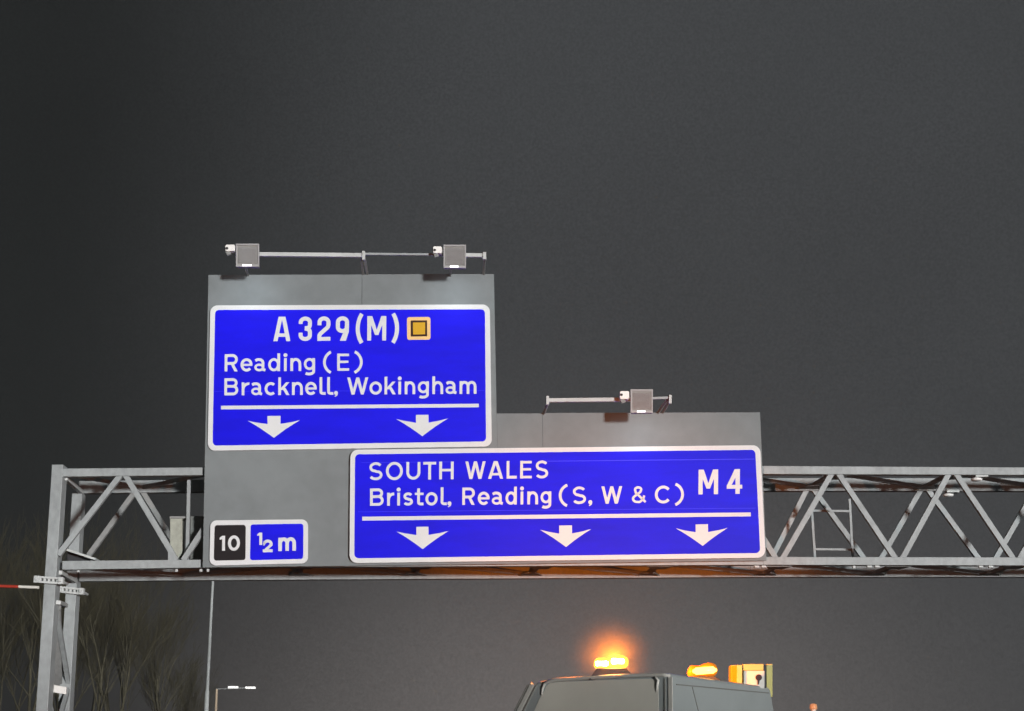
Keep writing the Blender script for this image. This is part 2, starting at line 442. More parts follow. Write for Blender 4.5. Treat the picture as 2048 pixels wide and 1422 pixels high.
# ------------------------------------------------------------------ lettering: every glyph drawn as strokes (cap height 1)
W_ = 0.19
def arc(cx, cy, rx, ry, a0, a1, n=18):
    return [(cx + rx * math.cos(R(a0 + (a1 - a0) * k / n)), cy + ry * math.sin(R(a0 + (a1 - a0) * k / n))) for k in range(n + 1)]
def S(pts, w=None, closed=False): return ('s', pts, w, closed)
def Dg(x0, y0, x1, y1, wh): return ('p', [(x0 - wh/2, y0), (x0 + wh/2, y0), (x1 + wh/2, y1), (x1 - wh/2, y1)])
X = 0.745
def glyph(ch, W, w=W_, mw=False):
    h = w / 2; L = h; Rr = W - h; T = 1 - h; c = W / 2; s = []
    if mw:
        if ch == 'A':
            wh = w * 1.06; a = 0.30 * W
            return [('p', [(0, 0), (wh, 0), (c + 0.01 , 0.93), (c + 0.01, 1), (c - 0.20 * W, 1)]), ('p', [(W - wh, 0), (W, 0), (c + 0.20 * W, 1), (c - 0.01, 1), (c - 0.01, 0.93)]), S([(0.2 * W, 0.25), (0.8 * W, 0.25)], w * 0.85)]
        if ch == 'M':
            return [S([(L, 0), (L, 1)]), S([(Rr, 0), (Rr, 1)]), ('p', [(0.02, 1), (w * 1.25, 1), (c + w * 0.42, 0.23), (c - w * 0.42, 0.23)]), ('p', [(W - w * 1.25, 1), (W - 0.02, 1), (c + w * 0.42, 0.23), (c - w * 0.42, 0.23)])]
        if ch == '3':
            r = (Rr - L) / 2; ry = 0.16
            return [S([(L, 0.70), (L, T - ry)] + arc(c, T - ry, r, ry, 180, 0, 14)[1:] + [(Rr, 0.66)] + arc(Rr - 0.13, 0.66, 0.13, 0.13, 0, -80, 8)[1:] + [(c - 0.02, 0.525)]),
                    S([(c - 0.02, 0.515), (Rr - 0.14, 0.50)] + arc(Rr - 0.14, 0.36, 0.14, 0.14, 80, 0, 8) + [(Rr, h + ry)] + arc(c, h + ry, r, ry, 0, -180, 14)[1:] + [(L, 0.34)])]
        if ch == '2':
            r = (Rr - L) / 2; ry = 0.16
            return [S([(L, 0.64), (L, T - ry)] + arc(c, T - ry, r, ry, 180, 0, 14)[1:] + [(Rr, 0.66), (Rr - 0.02, 0.58), (Rr - 0.06, 0.53), (L + 0.05, 0.30), (L + 0.01, 0.25), (L, 0.20), (L, 0)]), S([(L, 0.085), (W, 0.085)], w * 0.95)]
        if ch == '9':
            r = (Rr - L) / 2; ry = 0.16
            return [S([(L, T - ry)] + arc(c, T - ry, r, ry, 180, 0, 14)[1:] + [(Rr, 0.56)] + arc(c, 0.56, r, 0.16, 0, -180, 14)[1:], None, True),
                    ('p', [(W - 0.002, 0.60), (W - 0.002, 0.38), (0.77 * W, 0), (0.30 * W, 0), (W - w * 1.05, 0.48), (W - w * 1.05, 0.6)])]
        if ch == '4':
            return [S([(0.70 * W, 0), (0.70 * W, 1)], w * 1.05), ('p', [(0.0, 0.24), (0.20 * W, 0.24), (0.86 * W, 1), (0.50 * W, 1), (0.0, 0.33)]), S([(0.0, 0.29), (W, 0.29)], w * 0.92)]
    if ch in '()':
        top, bot = (1.125, -0.125)
        cyy = (top + bot) / 2; hh = (top - bot) / 2 - 0.03; r = W - w * 0.85
        R0 = (hh * hh + r * r) / (2 * r); ang = math.degrees(math.asin(min(1, hh / R0)))
        if ch == '(': return [S(arc(h + R0, cyy, R0, R0, 180 - ang, 180 + ang))]
        return [S(arc(W - h - R0, cyy, R0, R0, -ang, ang))]
    if ch == 'R':
        md = 0.46; r = (T - md) / 2
        return [S([(L, 0), (L, 1)]), S([(L, T), (Rr - r, T)] + arc(Rr - r, md + r, r, r, 90, -90, 14)[1:-1] + [(Rr - r, md), (L, md)]), Dg(c + 0.04, md, W - w * 0.62, 0, w * 1.15)]
    if ch == 'B':
        md = 0.53; r1 = (T - md) / 2; r2 = (md - h) / 2; R1 = Rr - 0.04
        return [S([(L, 0), (L, 1)]), S([(L, T), (R1 - r1, T)] + arc(R1 - r1, md + r1, r1, r1, 90, -90, 12)[1:] + [(L, md)]), S([(L, md), (Rr - r2, md)] + arc(Rr - r2, h + r2, r2, r2, 90, -90, 12)[1:] + [(L, h)])]
    if ch == 'E':
        return [S([(L, 0), (L, 1)]), S([(L, T), (W * 0.98, T)], w * 0.9), S([(L, 0.52), (W * 0.93, 0.52)], w * 0.85), S([(L, h), (W, h)], w * 0.9)]
    if ch == 'L': return [S([(L, 1), (L, h), (W, h)])]
    if ch == 'T': return [S([(c, 0), (c, 1)]), S([(0, T), (W, T)], w * 0.95)]
    if ch == 'H': return [S([(L, 0), (L, 1)]), S([(Rr, 0), (Rr, 1)]), S([(L, 0.52), (Rr, 0.52)], w * 0.9)]
    if ch == 'U':
        ry = 0.34; return [S([(L, 1), (L, h + ry)] + arc(c, h + ry, (Rr - L) / 2, ry, 180, 360, 20)[1:] + [(Rr, 1)])]
    if ch == 'A':
        wh = w * 1.12; return [Dg(wh / 2, 0, c - wh * 0.12, 1, wh), Dg(W - wh / 2, 0, c + wh * 0.12, 1, wh), S([(W * 0.2, 0.26), (W * 0.8, 0.26)], w * 0.85)]
    if ch == 'W':
        wh = w * 1.06; a = W * 0.28
        return [Dg(wh / 2, 1, a, 0, wh), Dg(c, 1, a, 0, wh), Dg(c, 1, W - a, 0, wh), Dg(W - wh / 2, 1, W - a, 0, wh)]
    if ch == 'O': return [S(arc(c, 0.5, c - h, 0.515 - h, 0, 360, 40)[:-1], None, True)]
    if ch == 'o': return [S(arc(c, X / 2, c - h, X / 2 - h + 0.012, 0, 360, 32)[:-1], None, True)]
    if ch == '0': return [S(arc(c, 0.5, c - h, 0.515 - h, 0, 360, 40)[:-1], None, True)]
    if ch == 'C': return [S(arc(c + 0.03, 0.5, c + 0.03 - h, 0.515 - h, 42, 318, 32))]
    if ch in 'Ss':
        H = 1.0 if ch == 'S' else X; o = 0.012
        r1 = (H / 2 - h + o) / 2 + 0.0; yu = H + o - h - r1; yl = -o + h + r1; rx = c - h
        return [S(arc(c + 0.01, yu, rx * 0.94, r1, 28, 235, 20) + [(c - 0.04, H / 2 + 0.02), (c + 0.04, H / 2 - 0.02)] + arc(c, yl, rx, r1, 55, -152, 20), w * 0.95)]
    if ch == 'e':
        return [S(arc(c, X / 2, c - h, X / 2 - h + 0.012, 0, 318, 30)), S([(L, X / 2 - 0.0), (W - 0.01, X / 2 - 0.0)], w * 0.78)]
    if ch == 'a':
        sx = W * 0.97 - h - 0.055
        return [S([(0.10 * W, X - 0.14), (0.28 * W, X - h + 0.005)] + arc(sx - 0.20, X - h - 0.19, 0.20, 0.195, 85, 0, 10) + [(sx, 0.16), (sx + 0.02, 0.10), (W - 0.01, h * 0.75)]),
                S(arc(sx - (sx - h) / 2, 0.225, (sx - h) / 2, 0.225 - h + 0.012, 0, 360, 26)[:-1], w * 0.85, True)]
    if ch == 'd': return [S([(Rr, 0), (Rr, 1.03)]), S(arc(c - 0.01, X / 2, c - 0.01 - h, X / 2 - h + 0.012, 0, 360, 30)[:-1], w * 0.95, True)]
    if ch == 'g':
        return [S([(Rr, X), (Rr, -0.02)] + arc(c - 0.02, -0.02, Rr - c + 0.02, 0.155, 0, -135, 14)[1:]), S(arc(c, X / 2 + 0.03, c - h, X / 2 - h - 0.02, 0, 360, 30)[:-1], w * 0.92, True)]
    if ch == 'i': return [S([(c, 0), (c, X)]), ('p', arc(c, 0.925, 0.115, 0.115, 0, 360, 20)[:-1])]
    if ch in 'nh':
        yc = X * 0.52
        return [S([(L, 0), (L, X if ch == 'n' else 1.03)]), S(arc(c, yc, c - h, X - h + 0.012 - yc, 178, 0, 18) + [(Rr, 0)])]
    if ch == 'm':
        yc = X * 0.58; q = (Rr - L) / 4; ry = X - h + 0.012 - yc
        return [S([(L, 0), (L, X)]), S(arc(L + q, yc, q, ry, 178, 0, 14) + [(c, 0)]), S(arc(c + q, yc, q, ry, 178, 0, 14) + [(Rr, 0)])]
    if ch == 'r': return [S([(L, 0), (L, X)]), S(arc(W * 0.96, X * 0.45, W * 0.96 - h, X * 0.55 - h + 0.01, 178, 84, 12))]
    if ch == 'c': return [S(arc(c + 0.03, X / 2, c + 0.03 - h, X / 2 - h + 0.012, 48, 312, 28))]
    if ch == 'k': return [S([(L, 0), (L, 1.03)]), Dg(w * 0.95, X * 0.40, W - w * 0.72, X, w * 1.25), Dg(0.48 * W, X * 0.56, W - w * 0.66, 0, w * 1.2)]
    if ch == 'l': return [S([(L, 1.03), (L, h + 0.10)] + arc(L + 0.12, h + 0.10, 0.12, 0.10, 180, 270, 8)[1:] + [(W, h)])]
    if ch == 't': return [S([(W * 0.42, 0.98), (W * 0.42, h + 0.10)] + arc(W * 0.42 + 0.12, h + 0.10, 0.12, 0.10, 180, 270, 8)[1:] + [(W, h)]), S([(0, X - h), (W, X - h)], w * 0.85)]
    if ch == ',': return [('p', arc(W * 0.5, 0.10, 0.115, 0.115, 0, 360, 20)[:-1]), ('p', [(W * 0.5 + 0.115, 0.10), (W * 0.5 + 0.09, -0.03), (W * 0.30, -0.13), (W * 0.10, -0.10), (W * 0.5, 0.0)])]
    if ch == '&':
        return [S([(W, h * 0.9), (W * 0.30, 0.62), (W * 0.24, 0.78)] + arc(W * 0.46, 0.80, W * 0.22, 0.125, 180, 0, 10) + [(W * 0.62, 0.66), (W * 0.22, 0.42)] + arc(W * 0.42, 0.27, W * 0.42 - h, 0.27 - h, 130, 270, 10) + [(W * 0.58, h), (W * 0.82, 0.24), (W * 0.90, 0.46)], w * 0.82)]
    if ch == '1': return [S([(Rr, 0), (Rr, 1)]), ('p', [(Rr, 1), (Rr - h, 1), (0, 0.88), (0, 0.74), (Rr, 0.80)])]
    if ch == '2':
        r = (Rr - L) / 2
        return [S([(L + 0.01, 0.70)] + arc(c, T - 0.26, r, 0.26, 165, -10, 16) + [(L + 0.10, h + 0.05)]), S([(0, h), (W, h)])]
    raise KeyError(ch)

def ribbon(pts, w, closed):
    n = len(pts); Lf, Rt = [], []
    for k in range(n):
        p = pts[k]
        a = pts[k - 1] if (k > 0 or closed) else None
        b = pts[(k + 1) % n] if (k < n - 1 or closed) else None
        def nrm(u, v):
            dx, dy = v[0] - u[0], v[1] - u[1]; l = math.hypot(dx, dy) or 1e-9
            return (-dy / l, dx / l)
        if a is None: nx, ny = nrm(p, b)
        elif b is None: nx, ny = nrm(a, p)
        else:
            n1, n2 = nrm(a, p), nrm(p, b)
            mx, my = n1[0] + n2[0], n1[1] + n2[1]; l = math.hypot(mx, my) or 1e-9
            mx, my = mx / l, my / l; d = max(0.55, mx * n1[0] + my * n1[1])
            nx, ny = mx / d, my / d
        Lf.append((p[0] + nx * w / 2, p[1] + ny * w / 2)); Rt.append((p[0] - nx * w / 2, p[1] - ny * w / 2))
    q = []
    for k in range(n if closed else n - 1):
        j = (k + 1) % n
        q.append([Lf[k], Lf[j], Rt[j], Rt[k]])
    return q

def lettering(parent, items, base, cap, Y, w=W_, mw=False, m_=None, name='lettering'):
    """items: (char, x0, x1) measured extents; base: ((x,y),(x,y)) baseline; cap: cap height, all on the sign's own plane"""
    (bx0, by0), (bx1, by1) = base
    for ch, x0, x1 in items:
        Wd = (x1 - x0) / cap
        mm = MB()
        for lay, st in enumerate(glyph(ch, Wd, w, mw)):
            yy = Y - 0.001 * lay
            quads = ribbon(st[1], st[2] or w, st[3]) if st[0] == 's' else [st[1]]
            for q in quads:
                pts = []
                for (gx, gy) in q:
                    px = x0 + gx * cap
                    b = by0 + (by1 - by0) * (px - bx0) / (bx1 - bx0)
                    pts.append(P(px + gy * cap * 0.008, b - gy * cap, yy))
                mm.poly(pts)
        mm.build('digit' if ch.isdigit() else 'letter' if ch.isalpha() else 'punctuation_mark', m_ or M['white'], parent, fix=False)

def rounded(q, r, n=8):
    """rounded quadrilateral from four measured corners"""
    out = []
    for k in range(4):
        p = Vector(q[k]); a = Vector(q[k - 1]); b = Vector(q[(k + 1) % 4])
        u = (a - p).normalized(); v = (b - p).normalized()
        s, e = p + u * r, p + v * r; c = p + u * r + v * r
        a0 = math.atan2((s - c).y, (s - c).x); a1 = math.atan2((e - c).y, (e - c).x)
        d = (a1 - a0 + math.pi) % (2 * math.pi) - math.pi
        for j in range(n + 1):
            t = a0 + d * j / n; out.append((c.x + r * math.cos(t), c.y + r * math.sin(t)))
    return out
def plate(parent, name, q, r, Y, dep, m_, bevel=0.0):
    mm = MB(); mm.prism([P(x, y, Y) for x, y in rounded(q, r)], (0, dep, 0)); return mm.build(name, m_, parent, bevel=bevel)
def arrow(parent, sx0, sx1, top, tl, tr, apex, notch, Y):
    (lx, ly), (rx, ry), (ax, ay) = tl, tr, apex
    mm = MB()
    outl = [(sx0, top), (sx1, top - 0.4), (sx1, notch - 0.3), ((sx1 + rx) / 2 + 2, (notch + ry) / 2 + 0.2), (rx, ry)]
    for t in (0.25, 0.5, 0.75): outl.append((rx + (ax - rx) * t, ry + (ay - ry) * t + 2.2 * math.sin(math.pi * t) * -0.6))
    outl.append((ax, ay))
    for t in (0.25, 0.5, 0.75): outl.append((ax + (lx - ax) * t, ay + (ly - ay) * t + 2.2 * math.sin(math.pi * t) * -0.6))
    outl += [(lx, ly), ((sx0 + lx) / 2 - 2, (notch + ly) / 2 + 0.4), (sx0, notch)]
    mm.prism([P(x, y, Y) for x, y in outl], (0, 0.004, 0)); return mm.build('arrow', M['white'], parent)

# ---- upper sign
s1 = thing('direction_sign', P(699, 898, 39.45), 'tall blue motorway sign for Reading (E), Bracknell and Wokingham with two white arrows', 'sign')
Y1 = 39.44
plate(s1, 'border', [(420.5, 610.6), (979.6, 608.8), (983.6, 893.0), (415.2, 901.6)], 15, Y1, 0.05, M['white'], 0.004)
plate(s1, 'face', [(430.4, 619.8), (969.8, 618.6), (972.2, 882.8), (425.2, 891.2)], 8, Y1 - 0.004, 0.003, M['blue'])
YL = Y1 - 0.008
lettering(s1, [('A', 546.6, 580.9), ('3', 597, 623.7), ('2', 634.6, 660.7), ('9', 671.5, 697.8), ('(', 711.2, 726.2), ('M', 734.2, 772.3), (')', 783, 798)], ((546, 682.5), (772, 681.0)), 49.0, YL, 0.164, True)
sq = plate(s1, 'route_symbol', [(814, 634.2), (861, 633.8), (861.2, 679.4), (814.2, 679.8)], 5, YL + 0.001, 0.003, M['peach'])
plate(sq, 'ring', [(821.4, 641), (854.2, 640.6), (854.4, 672.6), (821.6, 673)], 1.2, YL - 0.003, 0.003, M['brownblack'])
plate(sq, 'centre', [(825.9, 645), (850.1, 644.6), (850.3, 668.6), (826.1, 669)], 0.8, YL - 0.007, 0.003, M['amber_sheet'])
lettering(s1, [('R', 449.1, 475.5), ('e', 480.9, 505.1), ('a', 508.2, 531.2), ('d', 536.1, 560), ('i', 567, 574.3), ('n', 580.5, 602.5), ('g', 607.3, 630), ('(', 645.9, 663.4), ('E', 674.2, 698.3), (')', 707.2, 725.3)], ((449, 742.8), (698, 741.6)), 34.6, YL, 0.160)
lettering(s1, [('B', 448.6, 476.4), ('r', 483.2, 498.1), ('a', 501.8, 524.4), ('c', 529.2, 551.7), ('k', 556.4, 579.4), ('n', 583.8, 605.7), ('e', 610.1, 633.6), ('l', 638.9, 651.4), ('l', 654.2, 666.6), (',', 667.9, 676.1),
    ('W', 694.2, 736.4), ('o', 738.8, 763.8), ('k', 768.9, 791.9), ('i', 795.7, 802.9), ('n', 809.3, 830.4), ('g', 835.3, 857.7), ('h', 864.5, 886.3), ('a', 890.6, 913.2), ('m', 919, 952.9)], ((449, 790.8), (952, 787.6)), 34.3, YL, 0.160)

def line(parent, q, Y):
    mm = MB(); mm.prism([P(x, y, Y) for x, y in q], (0, 0.003, 0)); return mm.build('divider_line', M['white'], parent)
line(s1, [(442, 811.6), (957.6, 807.4), (957.8, 814.4), (442, 818.8)], YL)
arrow(s1, 535, 561, 832, (495.4, 841.5), (599.5, 840.4), (547.8, 875.6), 848, YL)
arrow(s1, 832, 857, 829.8, (792, 837.8), (896, 836.8), (844.7, 872.4), 845.5, YL)

# ---- lower sign
s2 = thing('direction_sign', P(1115, 1118, 39.41), 'wide blue motorway sign for SOUTH WALES, Bristol and Reading with three white arrows', 'sign')
Y2 = 39.40
plate(s2, 'border', [(700.6, 899.4), (1520.4, 890.2), (1531.4, 1115.4), (698.8, 1126.2)], 16, Y2, 0.07, M['white'], 0.004)
plate(s2, 'face', [(710.2, 908.6), (1510.6, 899.6), (1520.6, 1106.0), (708.6, 1116.6)], 9, Y2 - 0.004, 0.003, M['blue'])
YM = Y2 - 0.008
lettering(s2, [('S', 737.4, 765), ('O', 771.7, 805.6), ('U', 812.6, 840.6), ('T', 846.3, 872), ('H', 878.3, 907.2), ('W', 930.3, 971.2), ('A', 976, 1006.3), ('L', 1013.1, 1033.5), ('E', 1040.2, 1063.6), ('S', 1070.3, 1096.4)], ((737, 960.2), (1097, 956.4)), 35.3, YM, 0.158)
lettering(s2, [('B', 739.9, 767.3), ('r', 774.1, 787.8), ('i', 793.6, 800.6), ('s', 805.9, 825.9), ('t', 829.7, 846.9), ('o', 850.7, 875.1), ('l', 881.2, 893.5), (',', 894.5, 903),
    ('R', 924.4, 949.7), ('e', 955.4, 979.2), ('a', 983, 1005.9), ('d', 1010.7, 1033.5), ('i', 1040.2, 1047.2), ('n', 1054.5, 1076), ('g', 1080.8, 1102.4),
    ('(', 1117.4, 1136), ('S', 1144.5, 1172), (',', 1176.5, 1184.5), ('W', 1202.5, 1244.2), ('&', 1263.2, 1291.2), ('C', 1309.6, 1341.3), (')', 1348.7, 1367.7)], ((740, 1011.6), (1341, 1006.2)), 34.6, YM, 0.160)
lettering(s2, [('M', 1396.9, 1436), ('4', 1453.4, 1484.4)], ((1397, 988.8), (1484, 987.6)), 49.4, YM, 0.168, True)
line(s2, [(724.4, 1033.4), (1501.4, 1024.8), (1501.8, 1032.6), (724.4, 1041.2)], YM)
arrow(s2, 832.6, 857, 1053.6, (793, 1063), (897, 1062), (845.4, 1098.2), 1070, YM)
arrow(s2, 1118.4, 1144, 1051, (1079.7, 1059.4), (1182.8, 1057.8), (1132, 1094), 1067.2, YM)
arrow(s2, 1391.2, 1416, 1048.8, (1351.8, 1056.6), (1455.7, 1055.6), (1405.4, 1091.8), 1064.5, YM)
# bright reflection streaks along sheeting joints, painted as paler strips
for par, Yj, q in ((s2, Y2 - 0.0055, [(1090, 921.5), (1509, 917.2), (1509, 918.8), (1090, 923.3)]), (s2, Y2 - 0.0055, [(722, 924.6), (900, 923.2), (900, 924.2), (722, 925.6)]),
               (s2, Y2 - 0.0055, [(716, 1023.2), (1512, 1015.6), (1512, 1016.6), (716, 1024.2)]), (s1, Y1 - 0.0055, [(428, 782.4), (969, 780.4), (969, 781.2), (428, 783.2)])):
    mm = MB(); mm.prism([P(x, y, Yj) for x, y in q], (0, 0.001, 0)); mm.build('sheeting_joint_glint', M['seam_glint'], par)

# ---- junction number sign
s3 = thing('junction_sign', P(517, 1128, 39.45), 'small white edged sign reading 10 on black and half a mile on blue', 'sign')
plate(s3, 'border', [(420.6, 1040.8), (616, 1038.6), (615.6, 1126.6), (418.8, 1131.2)], 13, Y1, 0.05, M['white'], 0.004)
bk = plate(s3, 'number_plate', [(429.4, 1050.4), (491.6, 1049.6), (490.8, 1120.0), (427.6, 1121.4)], 5.5, Y1 - 0.004, 0.003, M['black'])
bl = plate(s3, 'distance_plate', [(501.4, 1048.8), (606.8, 1047.2), (606.4, 1117.8), (500.0, 1120.4)], 5.5, Y1 - 0.004, 0.003, M['blue'])
lettering(bk, [('1', 439.2, 450), ('0', 455.8, 479.8)], ((439, 1101.6), (480, 1100.8)), 29.8, YL, 0.2)
lettering(bl, [('1', 514.2, 524.4)], ((514, 1090), (525, 1089.8)), 24.6, YL, 0.24)
lettering(bl, [('2', 525.4, 545.2)], ((525, 1104.6), (545, 1104.2)), 25.4, YL, 0.23)
lettering(bl, [('m', 556.5, 591.8)], ((556, 1102.2), (592, 1101.4)), 36.0, YL, 0.2)

# ------------------------------------------------------------------ floodlights and their arms above the panels
LY = 38.6
def arm(label, rails, struts, plates):
    t = thing('lamp_arm', P(rails[0][0], rails[0][1], LY), label, 'bracket')
    for x0, y0, x1, y1, hpx, thick in rails:
        mm = MB(); mm.beam(P(x0, y0, LY + 0.05), P(x1, y1, LY + 0.05), hpx * LY / FPX, thick); mm.build('rail', M['steel_pale'] if hpx > 6 else M['steel'], t, bevel=0.006)
    for x0, y0, x1, y1 in struts:
        mm = MB(); mm.beam(P(x0, y0, LY + 0.1), P(x1, y1, PY + 0.1), 0.055, 0.05); mm.build('strut', M['steel_dull'], t)
    for x0, y0, x1, y1 in plates:
        mm = MB(); mm.prism([P(x0, y0, LY - 0.03), P(x1, y0, LY - 0.03), P(x1, y1, LY - 0.03), P(x0, y1, LY - 0.03)], (0, 0.09, 0)); mm.build('end_plate', M['steel_pale'], t, bevel=0.006)
    return t
arm('pale steel floodlight arm running above the tall left sign panel', [(470, 508.5, 727, 510.8, 8.5, 0.09), (727, 508, 890, 509.5, 4.6, 0.06), (885, 510, 970, 511.2, 8.0, 0.09)],
    [(722.5, 513, 727, 552), (728.5, 513, 735.5, 552), (969.5, 516, 967, 552), (490, 530, 497, 553), (903, 532, 900, 553)],
    [(724, 501.5, 730, 519), (965.5, 503.5, 972.5, 518.5)])
arm('shorter steel floodlight arm running above the low right sign panel', [(1093, 801, 1262, 799.2, 8.0, 0.09), (1258, 797.6, 1342, 795.6, 5.0, 0.06)],
    [(1096, 806, 1087, 829), (1334, 800, 1314, 828), (1341, 799, 1324, 828)],
    [(1092.5, 791.5, 1098, 809), (1338, 789.5, 1343.5, 806.5)])
def floodlight(x0, y0, x1, y1, dx0, dy0, dx1, dy1, label):
    t = thing('floodlight', P((x0 + x1) / 2, y1, LY - 0.15), label, 'floodlight', 'floodlights above the sign panels')
    Y = LY - 0.22
    def rect(a, b, c, d): return [P(a, b, Y), P(c, b, Y), P(c, d, Y), P(a, d, Y)]
    mm = MB(); mm.prism(rect(x0 + 1.5, y0 + 1.5, x1 - 1.5, y1 - 1.5), (0, 0.16, 0)); b = mm.build('housing', M['grille'], t)
    mm = MB()                                                   # raised rim
    for r_ in ((x0, y0, x1, y0 + 3.2), (x0, y1 - 4.5, x1, y1), (x0, y0 + 3.2, x0 + 3, y1 - 4.5), (x1 - 3, y0 + 3.2, x1, y1 - 4.5)):
        mm.prism([p + Vector((0, -0.03, 0)) for p in rect(*r_)], (0, 0.06, 0))
    mm.build('rim', M['frame'], t, bevel=0.004)
    mm = MB()                                                   # cooling fins on the back
    n = 17
    for k in range(n):
        xx = x0 + 6 + (x1 - x0 - 12) * k / (n - 1)
        mm.prism([p + Vector((0, -0.022, 0)) for p in rect(xx - 0.45, y0 + 7, xx + 0.45, y1 - 8)], (0, 0.02, 0))
    mm.build('cooling_fins', M['frame'], b)
    mm = MB(); mm.prism([p + Vector((0, -0.04, 0)) for p in rect(x0 + 13, y1 - 4.2, x1 - 15, y1 - 1)], (0, 0.008, 0)); mm.build('led_strip', M['led'], t)
    dr = MB(); dr.prism([P(x, y, Y - 0.02) for x, y in rounded([(dx0, dy0), (dx1, dy0), (dx1, dy1), (dx0, dy1)], 3.2)], (0, 0.16, 0)); d = dr.build('driver_box', M['plastic'], t, bevel=0.01)
    mm = MB(); mm.tube([P(dx0 + 3.5, dy0 + 7.5, Y - 0.035), P(dx0 + 3.5, dy0 + 7.5, Y - 0.018)], 0.032, 12); mm.build('cable_gland', M['dark'], d)
    mm = MB(); mm.beam(P(dx0 + 5, dy1, Y + 0.05), P(dx0 + 8, dy1 + 8, Y + 0.05), 0.10, 0.06); mm.beam(P(dx1 - 1, (dy0+dy1)/2, Y + 0.1), P(x0 + 3, (dy0+dy1)/2, Y + 0.1), 0.05, 0.05); mm.build('bracket', M['steel_dull'], t)
    ld_ = bpy.data.lights.new('floodlight_beam', 'AREA'); ld_.shape = 'RECTANGLE'; ld_.size = 0.4; ld_.size_y = 0.15
    ld_.energy = 7.0; ld_.color = (0.80, 0.92, 1.0)
    lo = bpy.data.objects.new('floodlight_beam', ld_); C.objects.link(lo)
    src = P((x0 + x1) / 2, y1, LY + 0.0) + Vector((0, 0, -0.05)); aim = P((x0 + x1) / 2, y1 + 230, PY)
    lo.rotation_euler = (aim - src).to_track_quat('-Z', 'Y').to_euler()
    lo.parent = t; lo.location = src - t.location
    return t
floodlight(472, 488, 518.5, 534, 450.5, 489, 470, 502, 'square grey floodlight above the left end of the tall panel')
floodlight(887, 490, 932, 536.5, 866, 492.5, 884, 506, 'square grey floodlight above the right part of the tall panel')
floodlight(1261, 779, 1305.5, 826, 1239.5, 782, 1258.5, 798, 'square grey floodlight above the lower right sign panel')

# ------------------------------------------------------------------ red and white boom at the left
bm_ = thing('height_gauge_pole', P(-70, 1165, 39.0), 'red and white striped horizontal boom ending just left of the gantry leg', 'boom')
bm_.location.z = 0
for x0, y0, x1, y1, mt in ((37.5, 1173.3, 78, 1174.9, 'polewhite'), (-3, 1172, 37.5, 1173.3, 'red'), (-44, 1170.6, -3, 1172, 'polewhite'), (-72, 1169.6, -44, 1170.6, 'red')):
    mm = MB(); mm.tube([P(x0, y0, 39.0), P(x1, y1, 39.0)], 0.034, 12); mm.build('boom', M[mt], bm_)
a = P(-70, 1165, 39.0); mm = MB(); mm.tube([(a.x, a.y + 0.1, 0), (a.x, a.y + 0.1, a.z + 0.3)], 0.08, 12); mm.build('pole', M['steel'], bm_)

# ------------------------------------------------------------------ lamp columns
CYL = 100.0
t = thing('lamp_column', P(412, 1422, CYL), 'tall slim grey lamp column rising behind the gantry below the number sign', 'lamp column')
a, b = P(425.5, 1165, CYL), P(412.5, 1422, CYL); gl = a + (b - a) * (a.z / (a.z - b.z)); t.location = gl
top = a + (a - b) * 0.16
brk = a + (b - a) * 0.85
mm = MB(); mm.tube([gl, brk, brk + (a - b) * 0.01, top], [0.16, 0.13, 0.095, 0.07], 14); mm.build('column', M['steel_pale'], t, smooth=True)
mm = MB(); mm.tube([top, top + Vector((0.3, 0, 0.12)), top + Vector((1.0, 0, 0.16))], 0.035, 8); mm.build('arm', M['steel'], t, smooth=True)
mm = MB(); mm.box(top + Vector((1.3, 0, 0.16)), (0.7, 0.28, 0.1)); mm.build('lantern', M['dark'], t, bevel=0.03)
FL = 150.0
t = thing('lamp_column', (0, 0, 0), 'distant lamp column with two white lanterns on one arm', 'lamp column')
a, b = P(433.5, 1378, FL), P(431.5, 1422, FL); gl = a + (b - a) * (a.z / (a.z - b.z)); t.location = gl
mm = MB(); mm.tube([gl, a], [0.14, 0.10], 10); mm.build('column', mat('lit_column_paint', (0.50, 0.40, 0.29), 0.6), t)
mm = MB(); mm.beam(a, P(510, 1375, FL), 0.09, 0.08); mm.build('arm', M['steel_dull'], t)
for x0, x1, yy in ((456, 476, 1374.4), (490.5, 510.5, 1375.2)):
    mm = MB(); mm.prism([P(x, y, FL - 0.15) for x, y in rounded([(x0, yy - 2), (x1, yy - 2), (x1, yy + 2), (x0, yy + 2)], 1.2, 4)], (0, 0.3, 0)); mm.build('lantern', M['lantern'], t)

# small lit post far right
t = thing('marker_post', P(1627, 1422, 30), 'short post with a faint amber light to the right of the van', 'post')
a = P(1627, 1419, 30); t.location = (a.x, a.y, 0)
mm = MB(); mm.tube([(a.x, a.y, 0), a], 0.045, 12); mm.build('post', M['polewhite'], t)
mm = MB(); mm.tube([a, a + Vector((0, 0, 0.03)), a + Vector((0, 0, 0.085)), a + Vector((0, 0, 0.1))], [0.06, 0.066, 0.06, 0.03], 14); mm.build('lamp', mat('faint_amber_lens', (0.5, 0.25, 0.12), 0.3, emit=(1.0, 0.45, 0.22), estr=0.28), t, smooth=True)

